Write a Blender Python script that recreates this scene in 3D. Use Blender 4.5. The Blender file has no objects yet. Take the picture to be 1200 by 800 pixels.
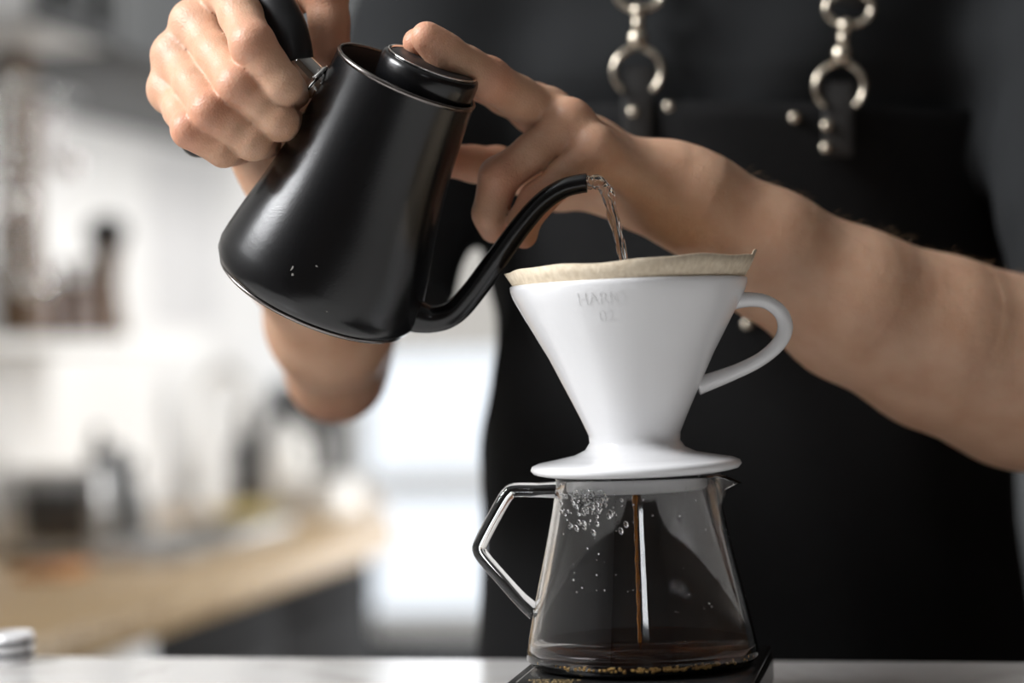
import bpy, bmesh, math, random
import numpy as np
from mathutils import Vector, Matrix

random.seed(7); np.random.seed(7)
SC = bpy.context.scene
COL = SC.collection
PI = math.pi

# ------------------------------------------------------------------ camera
F = 2400.0                                   # focal length in pixels of the 1200x800 frame
ROLL, PITCH = math.radians(1.9), math.radians(0.36)
fwd = Vector((0, math.cos(PITCH), math.sin(PITCH)))
up0 = Vector((0, -math.sin(PITCH), math.cos(PITCH)))
rt0 = Vector((1, 0, 0))
CR = rt0 * math.cos(ROLL) - up0 * math.sin(ROLL)     # image right
CU = up0 * math.cos(ROLL) + rt0 * math.sin(ROLL)     # image up
BAR_Z, SCALE_H = 1.0, 0.022
_off = CR * (153 / F) + CU * (-377 / F) + fwd
CAM = Vector((0, 0, BAR_Z + SCALE_H - _off.z))

def P(px, py, d):
    return CAM + CR * ((px - 600) / F * d) + CU * ((400 - py) / F * d) + fwd * d
def G(px, py, z):                            # pixel ray hits the horizontal plane z
    v = CR * ((px - 600) / F) + CU * ((400 - py) / F) + fwd
    return CAM + v * ((z - CAM.z) / v.z)

cam_d = bpy.data.cameras.new('camera')
cam_d.sensor_width = 36; cam_d.lens = F * 36 / 1200
cam_d.dof.use_dof = True; cam_d.dof.focus_distance = 0.985; cam_d.dof.aperture_fstop = 2.9
cam_d.clip_start = 0.05; cam_d.clip_end = 200
cam = bpy.data.objects.new('camera', cam_d); COL.objects.link(cam)
M = Matrix.Identity(4)
for i in range(3):
    M[i][0], M[i][1], M[i][2], M[i][3] = CR[i], CU[i], -fwd[i], CAM[i]
cam.matrix_world = M
SC.camera = cam

# ------------------------------------------------------------------ world, light, exposure
SC.view_settings.view_transform = 'Standard'; SC.view_settings.look = 'None'
SC.view_settings.gamma = 1.0; SC.view_settings.use_curve_mapping = False
SC.view_settings.exposure = -0.22
w = bpy.data.worlds.new('overcast_sky'); SC.world = w; w.use_nodes = True
bg = w.node_tree.nodes['Background']
bg.inputs['Color'].default_value = (0.87, 0.93, 1.0, 1); bg.inputs['Strength'].default_value = 1.5

# room frame: s along the kitchen wall (away from camera), t out from that wall into the room
WO = Vector((-1.163, 2.325, 0)); we = Vector((0.216, 0.976, 0)).normalized(); wn = Vector((we.y, -we.x, 0))
def W(s, t, z): return WO + we * s + wn * t + Vector((0, 0, z))
WYAW = math.atan2(we.y, we.x)                # rotation that sends local x onto s
S0, S1, T1, CEIL = -4.6, 3.15, 4.4, 2.9

def area(name, loc, direction, sx, sy, power, color=(0.95, 0.97, 1)):
    l = bpy.data.lights.new(name, 'AREA'); l.shape = 'RECTANGLE'; l.size = sx; l.size_y = sy
    l.energy = power; l.color = color
    o = bpy.data.objects.new(name, l); COL.objects.link(o); o.location = loc
    o.rotation_euler = Vector(direction).to_track_quat('-Z', 'Y').to_euler()
    return o
area('daylight_side_window', W(-1.75, 0.03, 2.33), wn + Vector((0, 0, -.35)), 1.0, 0.8, 95, (0.97, 0.98, 1))
area('daylight_front_window', W(S0 + 0.05, 2.35, 2.25), we, 0.36, 0.3, 3.2)
area('daylight_back_window', W(S1 - 0.05, 0.75, 0.83), -we, 1.2, 0.72, 8)

# ------------------------------------------------------------------ mesh helpers
def link(o, parent=None):
    COL.objects.link(o)
    if parent is not None: o.parent = parent
    return o
def tag(o, label=None, cat=None, group=None, kind=None):
    if label: o['label'] = label
    if cat: o['category'] = cat
    if group: o['group'] = group
    if kind: o['kind'] = kind
    return o
def empty(name, mat, label, cat, group=None):
    o = bpy.data.objects.new(name, None); o.empty_display_size = 0.05
    link(o); o.matrix_world = mat if isinstance(mat, Matrix) else Matrix.Translation(mat)
    return tag(o, label, cat, group)
def mesh_obj(name, verts, faces, mat, parent=None, smooth=True):
    me = bpy.data.meshes.new(name); me.from_pydata([tuple(v) for v in verts], [], faces); me.update()
    o = bpy.data.objects.new(name, me); link(o, parent)
    if mat: me.materials.append(mat)
    if smooth: me.polygons.foreach_set('use_smooth', [True] * len(me.polygons))
    return o
def bm_obj(name, bm, mat, parent=None, smooth=False, bevel=0, seg=2, angle=35):
    me = bpy.data.meshes.new(name)
    bmesh.ops.recalc_face_normals(bm, faces=bm.faces)
    bm.to_mesh(me); bm.free()
    o = bpy.data.objects.new(name, me); link(o, parent)
    if mat: me.materials.append(mat)
    if smooth: me.polygons.foreach_set('use_smooth', [True] * len(me.polygons))
    if bevel:
        m = o.modifiers.new('bevel', 'BEVEL'); m.width = bevel; m.segments = seg; m.limit_method = 'ANGLE'
        m.angle_limit = math.radians(angle)
        if not smooth: me.polygons.foreach_set('use_smooth', [True] * len(me.polygons))
    return o
def add_box(bm, c, s, mat=None):
    m = Matrix.Translation(Vector(c)) @ Matrix.Diagonal((s[0], s[1], s[2], 1))
    if mat is not None: m = mat @ m
    bmesh.ops.create_cube(bm, size=1, matrix=m)
def box(name, c, s, mat, parent=None, bevel=0.002, rot=None):
    bm = bmesh.new(); add_box(bm, c, s, rot); return bm_obj(name, bm, mat, parent, bevel=bevel)
def lathe(name, prof, mat, parent=None, n=96, closed=False, off=(0, 0, 0), fn=None):
    """prof: (r, z) list; closed joins last to first (a wall with thickness); r==0 ends get a cap vertex"""
    V, Fc, rings = [], [], []
    for r, z in prof:
        if r <= 1e-9:
            V.append((off[0], off[1], off[2] + z)); rings.append([len(V) - 1]); continue
        ids = []
        for k in range(n):
            a = 2 * PI * k / n
            x, y, zz = r * math.cos(a), r * math.sin(a), z
            if fn: x, y, zz = fn(x, y, zz, a, r)
            V.append((off[0] + x, off[1] + y, off[2] + zz)); ids.append(len(V) - 1)
        rings.append(ids)
    pairs = list(zip(rings[:-1], rings[1:]))
    if closed: pairs.append((rings[-1], rings[0]))
    for A, B in pairs:
        if len(A) == 1 and len(B) == 1: continue
        for k in range(n):
            k2 = (k + 1) % n
            if len(A) == 1: Fc.append((A[0], B[k2], B[k]))
            elif len(B) == 1: Fc.append((A[k], A[k2], B[0]))
            else: Fc.append((A[k], A[k2], B[k2], B[k]))
    o = mesh_obj(name, V, Fc, mat, parent)
    bm = bmesh.new(); bm.from_mesh(o.data); bmesh.ops.recalc_face_normals(bm, faces=bm.faces); bm.to_mesh(o.data); bm.free()
    return o
def smooth_path(pts, sub=8):
    pts = [Vector(p) for p in pts]; out = []
    n = len(pts)
    for i in range(n - 1):
        p0, p1, p2, p3 = pts[max(i - 1, 0)], pts[i], pts[i + 1], pts[min(i + 2, n - 1)]
        for k in range(sub):
            t = k / sub
            out.append(0.5 * ((2 * p1) + (p2 - p0) * t + (2 * p0 - 5 * p1 + 4 * p2 - p3) * t * t + (3 * p1 - p0 - 3 * p2 + p3) * t ** 3))
    out.append(pts[-1]); return out
def tube_data(pts, radii, n=16, flat=None, cap=True, inner=None):
    """swept tube; flat=(axis, k): the section is k times as wide along axis"""
    pts = [Vector(p) for p in pts]; m = len(pts); V, Fc = [], []
    tang = [(pts[min(i + 1, m - 1)] - pts[max(i - 1, 0)]).normalized() for i in range(m)]
    ref = Vector(flat[0]) if flat else (Vector((0, 0, 1)) if abs(tang[0].z) < 0.9 else Vector((1, 0, 0)))
    nx = (ref - tang[0] * ref.dot(tang[0])).normalized()
    for i in range(m):
        t = tang[i]
        nx = ((Vector(flat[0]) if flat else nx) - t * (Vector(flat[0]) if flat else nx).dot(t)).normalized()
        ny = t.cross(nx)
        r = radii[i] if hasattr(radii, '__len__') else radii
        for k in range(n):
            a = 2 * PI * k / n
            V.append(pts[i] + nx * (math.cos(a) * r * (flat[1] if flat else 1)) + ny * (math.sin(a) * r))
    for i in range(m - 1):
        for k in range(n):
            k2 = (k + 1) % n
            Fc.append((i * n + k, i * n + k2, (i + 1) * n + k2, (i + 1) * n + k))
    if cap:
        Fc.append(tuple(range(n - 1, -1, -1))); Fc.append(tuple((m - 1) * n + k for k in range(n)))
    return V, Fc
def tube(name, pts, radii, mat, parent=None, n=16, sub=0, flat=None, cap=True):
    if sub:
        k0 = len(pts)
        if hasattr(radii, '__len__'):
            radii = list(np.interp(np.linspace(0, k0 - 1, (k0 - 1) * sub + 1), range(k0), radii))
        pts = smooth_path(pts, sub)
    V, Fc = tube_data(pts, radii, n, flat, cap)
    return mesh_obj(name, V, Fc, mat, parent)
def torus(name, mat4, R, r, mat, parent=None, n=40, m=12, arc=(0, 2 * PI), sy=1.0):
    closed = abs(arc[1] - arc[0] - 2 * PI) < 1e-6
    cnt = n if closed else n + 1
    pts = [mat4 @ Vector((R * math.cos(arc[0] + (arc[1] - arc[0]) * k / n), sy * R * math.sin(arc[0] + (arc[1] - arc[0]) * k / n), 0)) for k in range(cnt)]
    ax = (mat4.to_3x3() @ Vector((0, 0, 1))).normalized()
    V, Fc = [], []
    for i in range(cnt):
        a, b = (pts[(i - 1) % cnt], pts[(i + 1) % cnt]) if closed else (pts[max(i - 1, 0)], pts[min(i + 1, cnt - 1)])
        t = (b - a).normalized(); nx = ax; ny = t.cross(nx).normalized()
        for k in range(m):
            a2 = 2 * PI * k / m; V.append(pts[i] + nx * math.cos(a2) * r + ny * math.sin(a2) * r)
    for i in range(cnt if closed else cnt - 1):
        j = (i + 1) % cnt
        for k in range(m):
            k2 = (k + 1) % m; Fc.append((i * m + k, i * m + k2, j * m + k2, j * m + k))
    if not closed:
        Fc.append(tuple(range(m - 1, -1, -1))); Fc.append(tuple((cnt - 1) * m + k for k in range(m)))
    return mesh_obj(name, V, Fc, mat, parent)
def text_mesh(body, size):
    c = bpy.data.curves.new('lettering', 'FONT'); c.body = body; c.size = size; c.align_x = 'CENTER'; c.align_y = 'CENTER'
    c.resolution_u = 4
    o = bpy.data.objects.new('lettering', c); COL.objects.link(o)
    dg = bpy.context.evaluated_depsgraph_get(); me = bpy.data.meshes.new_from_object(o.evaluated_get(dg))
    bpy.data.objects.remove(o); bpy.data.curves.remove(c)
    return me

# ------------------------------------------------------------------ materials
def mat(name, color, rough=0.5, metal=0.0, spec=0.5, var=0.0, vscale=8, bump=0.0, bscale=60, coat=0.0, sheen=0.0, trans=0.0, ior=1.45, sss=0.0, stretch=None):
    m = bpy.data.materials.new(name); m.use_nodes = True
    nt = m.node_tree; b = nt.nodes['Principled BSDF']
    b.inputs['Base Color'].default_value = (*color, 1); b.inputs['Roughness'].default_value = rough
    b.inputs['Metallic'].default_value = metal; b.inputs['Specular IOR Level'].default_value = spec
    b.inputs['IOR'].default_value = ior; b.inputs['Transmission Weight'].default_value = trans
    if coat: b.inputs['Coat Weight'].default_value = coat; b.inputs['Coat Roughness'].default_value = 0.05
    if sheen: b.inputs['Sheen Weight'].default_value = sheen; b.inputs['Sheen Roughness'].default_value = 0.5
    tc = nt.nodes.new('ShaderNodeTexCoord'); src = tc.outputs['Object']
    if stretch:
        mp = nt.nodes.new('ShaderNodeMapping'); mp.inputs['Scale'].default_value = stretch
        nt.links.new(src, mp.inputs['Vector']); src = mp.outputs['Vector']
    if var:
        nz = nt.nodes.new('ShaderNodeTexNoise'); nz.inputs['Scale'].default_value = vscale; nz.inputs['Detail'].default_value = 4
        nt.links.new(src, nz.inputs['Vector'])
        rp = nt.nodes.new('ShaderNodeValToRGB')
        rp.color_ramp.elements[0].position = 0.3; rp.color_ramp.elements[1].position = 0.7
        rp.color_ramp.elements[0].color = (*[max(c * (1 - var), 0) for c in color], 1)
        rp.color_ramp.elements[1].color = (*[min(c * (1 + var), 1) for c in color], 1)
        nt.links.new(nz.outputs['Fac'], rp.inputs['Fac']); nt.links.new(rp.outputs['Color'], b.inputs['Base Color'])
    if bump:
        n2 = nt.nodes.new('ShaderNodeTexNoise'); n2.inputs['Scale'].default_value = bscale; n2.inputs['Detail'].default_value = 3
        bp = nt.nodes.new('ShaderNodeBump'); bp.inputs['Strength'].default_value = bump; bp.inputs['Distance'].default_value = 0.002
        nt.links.new(src, n2.inputs['Vector']); nt.links.new(n2.outputs['Fac'], bp.inputs['Height']); nt.links.new(bp.outputs['Normal'], b.inputs['Normal'])
    return m
MT = {}
MT['wall'] = mat('white_wall_paint', (0.80, 0.80, 0.80), 0.7, var=0.03, vscale=2, bump=0.05, bscale=40)
MT['backwall'] = mat('pale_wall_paint', (0.62, 0.61, 0.59), 0.7, var=0.03, vscale=2)
MT['greywall'] = mat('brown_wall_paint', (0.10, 0.066, 0.045), 0.8, var=0.05, vscale=2)
MT['ceil'] = mat('ceiling_paint', (0.45, 0.45, 0.44), 0.8, var=0.02)
MT['floor'] = mat('dark_floor', (0.06, 0.058, 0.055), 0.45, var=0.2, vscale=3)
MT['white'] = mat('white_lacquer', (0.75, 0.75, 0.74), 0.35, var=0.03)
MT['charcoal'] = mat('charcoal_laminate', (0.018, 0.018, 0.019), 0.75, spec=0.2, var=0.1)
MT['grey'] = mat('grey_laminate', (0.065, 0.07, 0.075), 0.5, var=0.08)
MT['steel'] = mat('brushed_steel', (0.55, 0.55, 0.54), 0.3, metal=1, var=0.05, vscale=20)
MT['satin'] = mat('satin_nickel', (0.72, 0.72, 0.71), 0.35, metal=0.4, var=0.03)
MT['chrome'] = mat('polished_chrome', (0.78, 0.77, 0.75), 0.1, metal=1, var=0.03)
MT['nickel'] = mat('aged_nickel', (0.55, 0.49, 0.40), 0.25, metal=1, var=0.08, vscale=60)
MT['blackplastic'] = mat('matte_black_plastic', (0.012, 0.012, 0.013), 0.45, var=0.1, vscale=20)
MT['glasspane'] = mat('window_glass', (1, 1, 1), 0.0, trans=1.0, ior=1.1)
_nt = MT['glasspane'].node_tree; _nt.nodes.remove(_nt.nodes['Principled BSDF'])
_tr, _gl, _mx, _fr = (_nt.nodes.new(q) for q in ('ShaderNodeBsdfTransparent', 'ShaderNodeBsdfGlossy', 'ShaderNodeMixShader', 'ShaderNodeFresnel'))
_gl.inputs['Roughness'].default_value = 0.02; _fr.inputs['IOR'].default_value = 1.5
_nt.links.new(_fr.outputs[0], _mx.inputs[0]); _nt.links.new(_tr.outputs[0], _mx.inputs[1]); _nt.links.new(_gl.outputs[0], _mx.inputs[2])
_nt.links.new(_mx.outputs[0], _nt.nodes['Material Output'].inputs['Surface'])
MT['blind'] = mat('roller_blind_cloth', (0.72, 0.71, 0.69), 0.8, var=0.03, bump=0.05)
MT['yellow'] = mat('yellow_cloth', (0.75, 0.62, 0.25), 0.8, var=0.1, bump=0.2)
MT['orange'] = mat('orange_brown_board', (0.42, 0.17, 0.05), 0.6, var=0.15)
MT['brownwood'] = mat('brown_stained_wood', (0.10, 0.055, 0.025), 0.5, var=0.3, vscale=6, stretch=(6, 6, 0.6))
MT['brownglass'] = mat('brown_glass', (0.10, 0.055, 0.035), 0.15, var=0.1, coat=0.5)
MT['kettle'] = mat('matte_black_enamel', (0.004, 0.004, 0.0045), 0.24, spec=0.6, var=0.1, vscale=30, bump=0.03, bscale=900)
MT['darksteel'] = mat('dark_steel', (0.22, 0.20, 0.19), 0.25, metal=1, var=0.05)
MT['kettle_in'] = mat('brushed_inner_steel', (0.16, 0.14, 0.13), 0.4, metal=0.8, var=0.1, vscale=30)
MT['grip'] = mat('black_grip_plastic', (0.010, 0.010, 0.011), 0.4, var=0.1, vscale=30)
MT['porcelain'] = mat('white_porcelain', (0.80, 0.80, 0.81), 0.22, spec=0.5, var=0.012, vscale=12, coat=0.35, bump=0.02, bscale=25)
MT['glass'] = mat('clear_borosilicate', (1, 1, 1), 0.0, trans=1.0, ior=1.47)
MT['water'] = mat('clear_water', (1, 1, 1), 0.0, trans=1.0, ior=1.33)
MT['coffee'] = mat('black_coffee', (0.045, 0.010, 0.002), 0.0, trans=0.75, ior=1.34)
MT['coffee_stream'] = mat('thin_coffee_thread', (0.34, 0.13, 0.02), 0.03, trans=0.5, ior=1.34)
MT['foam'] = mat('golden_coffee_bubbles', (0.60, 0.36, 0.12), 0.08, trans=0.2, ior=1.3)
MT['scale'] = mat('black_scale_plastic', (0.010, 0.010, 0.010), 0.25, var=0.1, vscale=40)
MT['gold'] = mat('gold_print', (0.50, 0.36, 0.15), 0.4, var=0.05)
MT['greyline'] = mat('grey_print', (0.25, 0.24, 0.22), 0.4, var=0.05)
MT['leather'] = mat('black_leather', (0.016, 0.015, 0.014), 0.5, var=0.15, vscale=80, bump=0.3, bscale=300)
MT['apron'] = mat('black_apron_canvas', (0.0075, 0.0075, 0.0078), 0.85, spec=0.25, var=0.15, vscale=200, bump=0.25, bscale=700)
MT['shirt'] = mat('charcoal_shirt_cotton', (0.0135, 0.0145, 0.0155), 0.85, spec=0.25, var=0.15, vscale=6, bump=0.3, bscale=500)
MT['trousers'] = mat('black_trouser_cotton', (0.012, 0.012, 0.013), 0.85, spec=0.2, var=0.1)
MT['hair'] = mat('brown_hair', (0.05, 0.028, 0.015), 0.5, var=0.2, vscale=30)
MT['armhair'] = mat('fine_arm_hair', (0.20, 0.12, 0.06), 0.5, var=0.1)

def wood_mat():
    m = mat('oiled_pale_wood', (0.50, 0.35, 0.19), 0.38, bump=0.04, bscale=30)
    nt = m.node_tree; b = nt.nodes['Principled BSDF']
    tc = nt.nodes.new('ShaderNodeTexCoord'); mp = nt.nodes.new('ShaderNodeMapping'); mp.inputs['Scale'].default_value = (0.7, 9, 9)
    nz = nt.nodes.new('ShaderNodeTexNoise'); nz.inputs['Scale'].default_value = 5; nz.inputs['Detail'].default_value = 6
    rp = nt.nodes.new('ShaderNodeValToRGB'); rp.color_ramp.elements[0].color = (0.30, 0.19, 0.09, 1); rp.color_ramp.elements[1].color = (0.60, 0.45, 0.27, 1)
    rp.color_ramp.elements[0].position = 0.3; rp.color_ramp.elements[1].position = 0.7
    nt.links.new(tc.outputs['Object'], mp.inputs['Vector']); nt.links.new(mp.outputs['Vector'], nz.inputs['Vector'])
    nt.links.new(nz.outputs['Fac'], rp.inputs['Fac']); nt.links.new(rp.outputs['Color'], b.inputs['Base Color'])
    return m
MT['wood'] = wood_mat()
def marble_mat():
    m = mat('white_marble', (0.8, 0.79, 0.77), 0.25, coat=0.2)
    nt = m.node_tree; b = nt.nodes['Principled BSDF']
    tc = nt.nodes.new('ShaderNodeTexCoord')
    nz = nt.nodes.new('ShaderNodeTexNoise'); nz.inputs['Scale'].default_value = 9; nz.inputs['Detail'].default_value = 8; nz.inputs['Distortion'].default_value = 1.2
    rp = nt.nodes.new('ShaderNodeValToRGB')
    e = rp.color_ramp.elements; e[0].position = 0.30; e[0].color = (0.62, 0.60, 0.57, 1); e[1].position = 0.5; e[1].color = (0.80, 0.79, 0.775, 1)
    nt.links.new(tc.outputs['Object'], nz.inputs['Vector']); nt.links.new(nz.outputs['Fac'], rp.inputs['Fac']); nt.links.new(rp.outputs['Color'], b.inputs['Base Color'])
    return m
MT['marble'] = marble_mat()
def paper_mat():
    m = mat('unbleached_filter_paper', (0.50, 0.40, 0.28), 0.85, spec=0.2)
    nt = m.node_tree; b = nt.nodes['Principled BSDF']
    tc = nt.nodes.new('ShaderNodeTexCoord'); mp = nt.nodes.new('ShaderNodeMapping')
    mp.inputs['Rotation'].default_value = (0, math.radians(35), 0); mp.inputs['Scale'].default_value = (1, 1, 0.6)
    nz = nt.nodes.new('ShaderNodeTexNoise'); nz.inputs['Scale'].default_value = 420; nz.inputs['Detail'].default_value = 4
    rp = nt.nodes.new('ShaderNodeValToRGB'); e = rp.color_ramp.elements
    e[0].position = 0.3; e[0].color = (0.68, 0.565, 0.415, 1); e[1].position = 0.72; e[1].color = (0.84, 0.73, 0.57, 1)
    bp = nt.nodes.new('ShaderNodeBump'); bp.inputs['Strength'].default_value = 0.6; bp.inputs['Distance'].default_value = 0.0006
    nt.links.new(tc.outputs['Object'], mp.inputs['Vector']); nt.links.new(mp.outputs['Vector'], nz.inputs['Vector'])
    nt.links.new(nz.outputs['Fac'], rp.inputs['Fac']); nt.links.new(rp.outputs['Color'], b.inputs['Base Color'])
    nt.links.new(nz.outputs['Fac'], bp.inputs['Height']); nt.links.new(bp.outputs['Normal'], b.inputs['Normal'])
    return m
MT['paper'] = paper_mat()
def skin_mat():
    m = mat('skin', (0.62, 0.37, 0.25), 0.45, spec=0.4)
    nt = m.node_tree; b = nt.nodes['Principled BSDF']
    tc = nt.nodes.new('ShaderNodeTexCoord')
    nz = nt.nodes.new('ShaderNodeTexNoise'); nz.inputs['Scale'].default_value = 45; nz.inputs['Detail'].default_value = 5
    rp = nt.nodes.new('ShaderNodeValToRGB'); e = rp.color_ramp.elements
    e[0].position = 0.3; e[0].color = (0.54, 0.310, 0.198, 1); e[1].position = 0.7; e[1].color = (0.635, 0.400, 0.272, 1)
    at = nt.nodes.new('ShaderNodeAttribute'); at.attribute_name = 'flush'
    mx = nt.nodes.new('ShaderNodeMix'); mx.data_type = 'RGBA'; mx.inputs['B'].default_value = (0.58, 0.20, 0.12, 1)
    nt.links.new(tc.outputs['Object'], nz.inputs['Vector']); nt.links.new(nz.outputs['Fac'], rp.inputs['Fac'])
    nt.links.new(at.outputs['Fac'], mx.inputs['Factor']); nt.links.new(rp.outputs['Color'], mx.inputs['A']); nt.links.new(mx.outputs['Result'], b.inputs['Base Color'])
    b.inputs['Subsurface Weight'].default_value = 0.25; b.inputs['Subsurface Scale'].default_value = 0.006
    b.inputs['Subsurface Radius'].default_value = (1.0, 0.35, 0.2)
    vo = nt.nodes.new('ShaderNodeTexVoronoi'); vo.inputs['Scale'].default_value = 900
    n2 = nt.nodes.new('ShaderNodeTexNoise'); n2.inputs['Scale'].default_value = 160; n2.inputs['Detail'].default_value = 5
    ad = nt.nodes.new('ShaderNodeMath'); ad.operation = 'MULTIPLY_ADD'; ad.inputs[1].default_value = 0.35
    bp = nt.nodes.new('ShaderNodeBump'); bp.inputs['Strength'].default_value = 0.35; bp.inputs['Distance'].default_value = 0.0012
    nt.links.new(tc.outputs['Object'], vo.inputs['Vector']); nt.links.new(tc.outputs['Object'], n2.inputs['Vector'])
    nt.links.new(vo.outputs['Distance'], ad.inputs[0]); nt.links.new(n2.outputs['Fac'], ad.inputs[2])
    nt.links.new(ad.outputs[0], bp.inputs['Height']); nt.links.new(bp.outputs['Normal'], b.inputs['Normal'])
    return m
MT['skin'] = skin_mat()

# ------------------------------------------------------------------ room shell (room frame: local x = s, local -y = t)
RM = Matrix.Translation(WO) @ Matrix(((we.x, wn.x, 0, 0), (we.y, wn.y, 0, 0), (0, 0, 1, 0), (0, 0, 0, 1)))
def rbox(bm, s, t, z):                       # ranges in the room frame
    add_box(bm, ((s[0] + s[1]) / 2, (t[0] + t[1]) / 2, (z[0] + z[1]) / 2), (s[1] - s[0], t[1] - t[0], z[1] - z[0]), RM)
def robj(name, boxes, m, parent=None, bevel=0.002):
    bm = bmesh.new()
    for b in boxes: rbox(bm, *b)
    return bm_obj(name, bm, m, parent, bevel=bevel)
def struct(name, boxes, m): return tag(robj(name, boxes, m, bevel=0), kind='structure')
def wall_open(axis, fixed, rng, zr, hole):   # boxes of a wall with one hole
    (a0, a1), (h0, h1, z0, z1) = rng, hole
    parts = [((a0, h0), zr), ((h1, a1), zr), ((h0, h1), (zr[0], z0)), ((h0, h1), (z1, zr[1]))]
    return [((a, fixed, z) if axis == 's' else (fixed, a, z)) for a, z in parts]
struct('floor', [((S0 - .1, S1 + .1), (-.1, T1 + .1), (-0.1, 0))], MT['floor'])
struct('ceiling', [((S0 - .1, S1 + .1), (-.1, T1 + .1), (CEIL, CEIL + .1))], MT['ceil'])
H2, H1, H3 = (-2.3, -1.2, 1.88, 2.78), (0.03, 1.36, 0.46, 2.1), (2.12, 2.58, 2.0, 2.5)
struct('wall_left', wall_open('s', (-.1, 0), (S0, S1), (0, CEIL), H2), MT['wall'])
struct('wall_right', [((S0, S1), (T1, T1 + .1), (0, CEIL))], MT['greywall'])
struct('wall_back', wall_open('t', (S1, S1 + .1), (-.1, T1 + .1), (0, CEIL), H1), MT['backwall'])
struct('wall_front', wall_open('t', (S0 - .1, S0), (-.1, T1 + .1), (0, CEIL), H3), MT['greywall'])
def window(n, axis, fixed, hole, bars):
    h0, h1, z0, z1 = hole; f = 0.045
    sw = lambda a, z: ((a, fixed, z) if axis == 's' else (fixed, a, z))
    root = tag(robj(f'window_{n}', [sw((h0, h0 + f), (z0, z1)), sw((h1 - f, h1), (z0, z1)), sw((h0 + f, h1 - f), (z0, z0 + f)), sw((h0 + f, h1 - f), (z1 - f, z1))], MT['white']), kind='structure')
    if bars: robj('glazing_bar', [sw((h0 + f, h1 - f), (bars - .028, bars + .028))], MT['white'], root)
    g = (fixed[0] + 0.045, fixed[0] + 0.049)
    swg = lambda a, z: ((a, g, z) if axis == 's' else (g, a, z))
    robj('pane', [swg((h0 + f, h1 - f), (z0 + f, z1 - f))], MT['glasspane'], root, bevel=0)
    return root
window(1, 't', (S1 + .01, S1 + .09), H1, 0.84)
window(2, 's', (-.09, -.01), H2, None)
window(3, 't', (S0 - .09, S0 - .01), H3, None)
tag(struct('baseboard_back', [((S1 - .015, S1), (0, T1), (0, .1))], MT['white']))
# roller blind over the top of the back window
rb = empty('roller_blind', W(S1 - .03, .74, 2.16), 'pale roller blind drawn halfway down over the bright back window', 'blind')
def kid(o, root):                            # keep the world place of o under root
    o.parent = root; o.matrix_parent_inverse = root.matrix_world.inverted(); return o
bpy.context.view_layer.update()
kid(robj('blind_cloth', [((S1 - .028, S1 - .024), (.02, 1.40), (1.20, 2.16))], MT['blind'], bevel=0), rb)
kid(robj('bottom_bar', [((S1 - .034, S1 - .018), (.02, 1.40), (1.185, 1.207))], MT['white']), rb)
kid(tube('roller', [W(S1 - .04, .015, 2.17), W(S1 - .04, 1.42, 2.17)], .022, MT['white']), rb)

# ------------------------------------------------------------------ kitchen run along the left wall
KZ = 0.88
KS1 = 1.48                                   # far end of the wooden worktop
bm = bmesh.new(); poly = [(-.35, .003), (2.75, .003), (2.75, .22), (KS1, .64), (-.35, .64)]
lo_ = [bm.verts.new(W(a, b, KZ - .045)) for a, b in poly]; hi_ = [bm.verts.new(W(a, b, KZ)) for a, b in poly]
bm.faces.new(lo_); bm.faces.new(hi_)
for q in range(5): bm.faces.new((lo_[q], lo_[(q + 1) % 5], hi_[(q + 1) % 5], hi_[q]))
tp = tag(bm_obj('wooden_worktop', bm, MT['wood'], bevel=.004), 'pale oiled wood worktop with a slanted far end along the white wall', 'worktop')
def cabinet(s0, s1, body_mat, label, n_doors, handle, group=None):
    r = empty('base_cabinet', W((s0 + s1) / 2, .3, 0), label, 'cabinet', group); bpy.context.view_layer.update()
    kid(robj('carcass', [((s0 + .002, s1 - .002), (.01, .575), (.1, KZ - .046))], body_mat), r)
    kid(robj('plinth', [((s0 + .01, s1 - .01), (.02, .52), (0, .1))], MT['charcoal']), r)
    wd = (s1 - s0) / n_doors
    for k in range(n_doors):
        a, b = s0 + k * wd + .004, s0 + (k + 1) * wd - .004
        d = kid(robj('door', [((a, b), (.577, .597), (.12, KZ - .052))], body_mat), r)
        h = robj('handle', [((a + .05, b - .05), (.598, .618), (KZ - .11, KZ - .098))], handle); h.parent = d
    return r
cabinet(.48, KS1, MT['charcoal'], 'dark charcoal base cabinet under the far end of the wooden worktop', 2, MT['charcoal'])
cabinet(.10, .48, MT['white'], 'white base cabinet next to the dark one under the worktop', 1, MT['steel'])
cabinet(-.34, .10, MT['charcoal'], 'dark base cabinet under the near end of the worktop', 2, MT['charcoal'])
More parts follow.
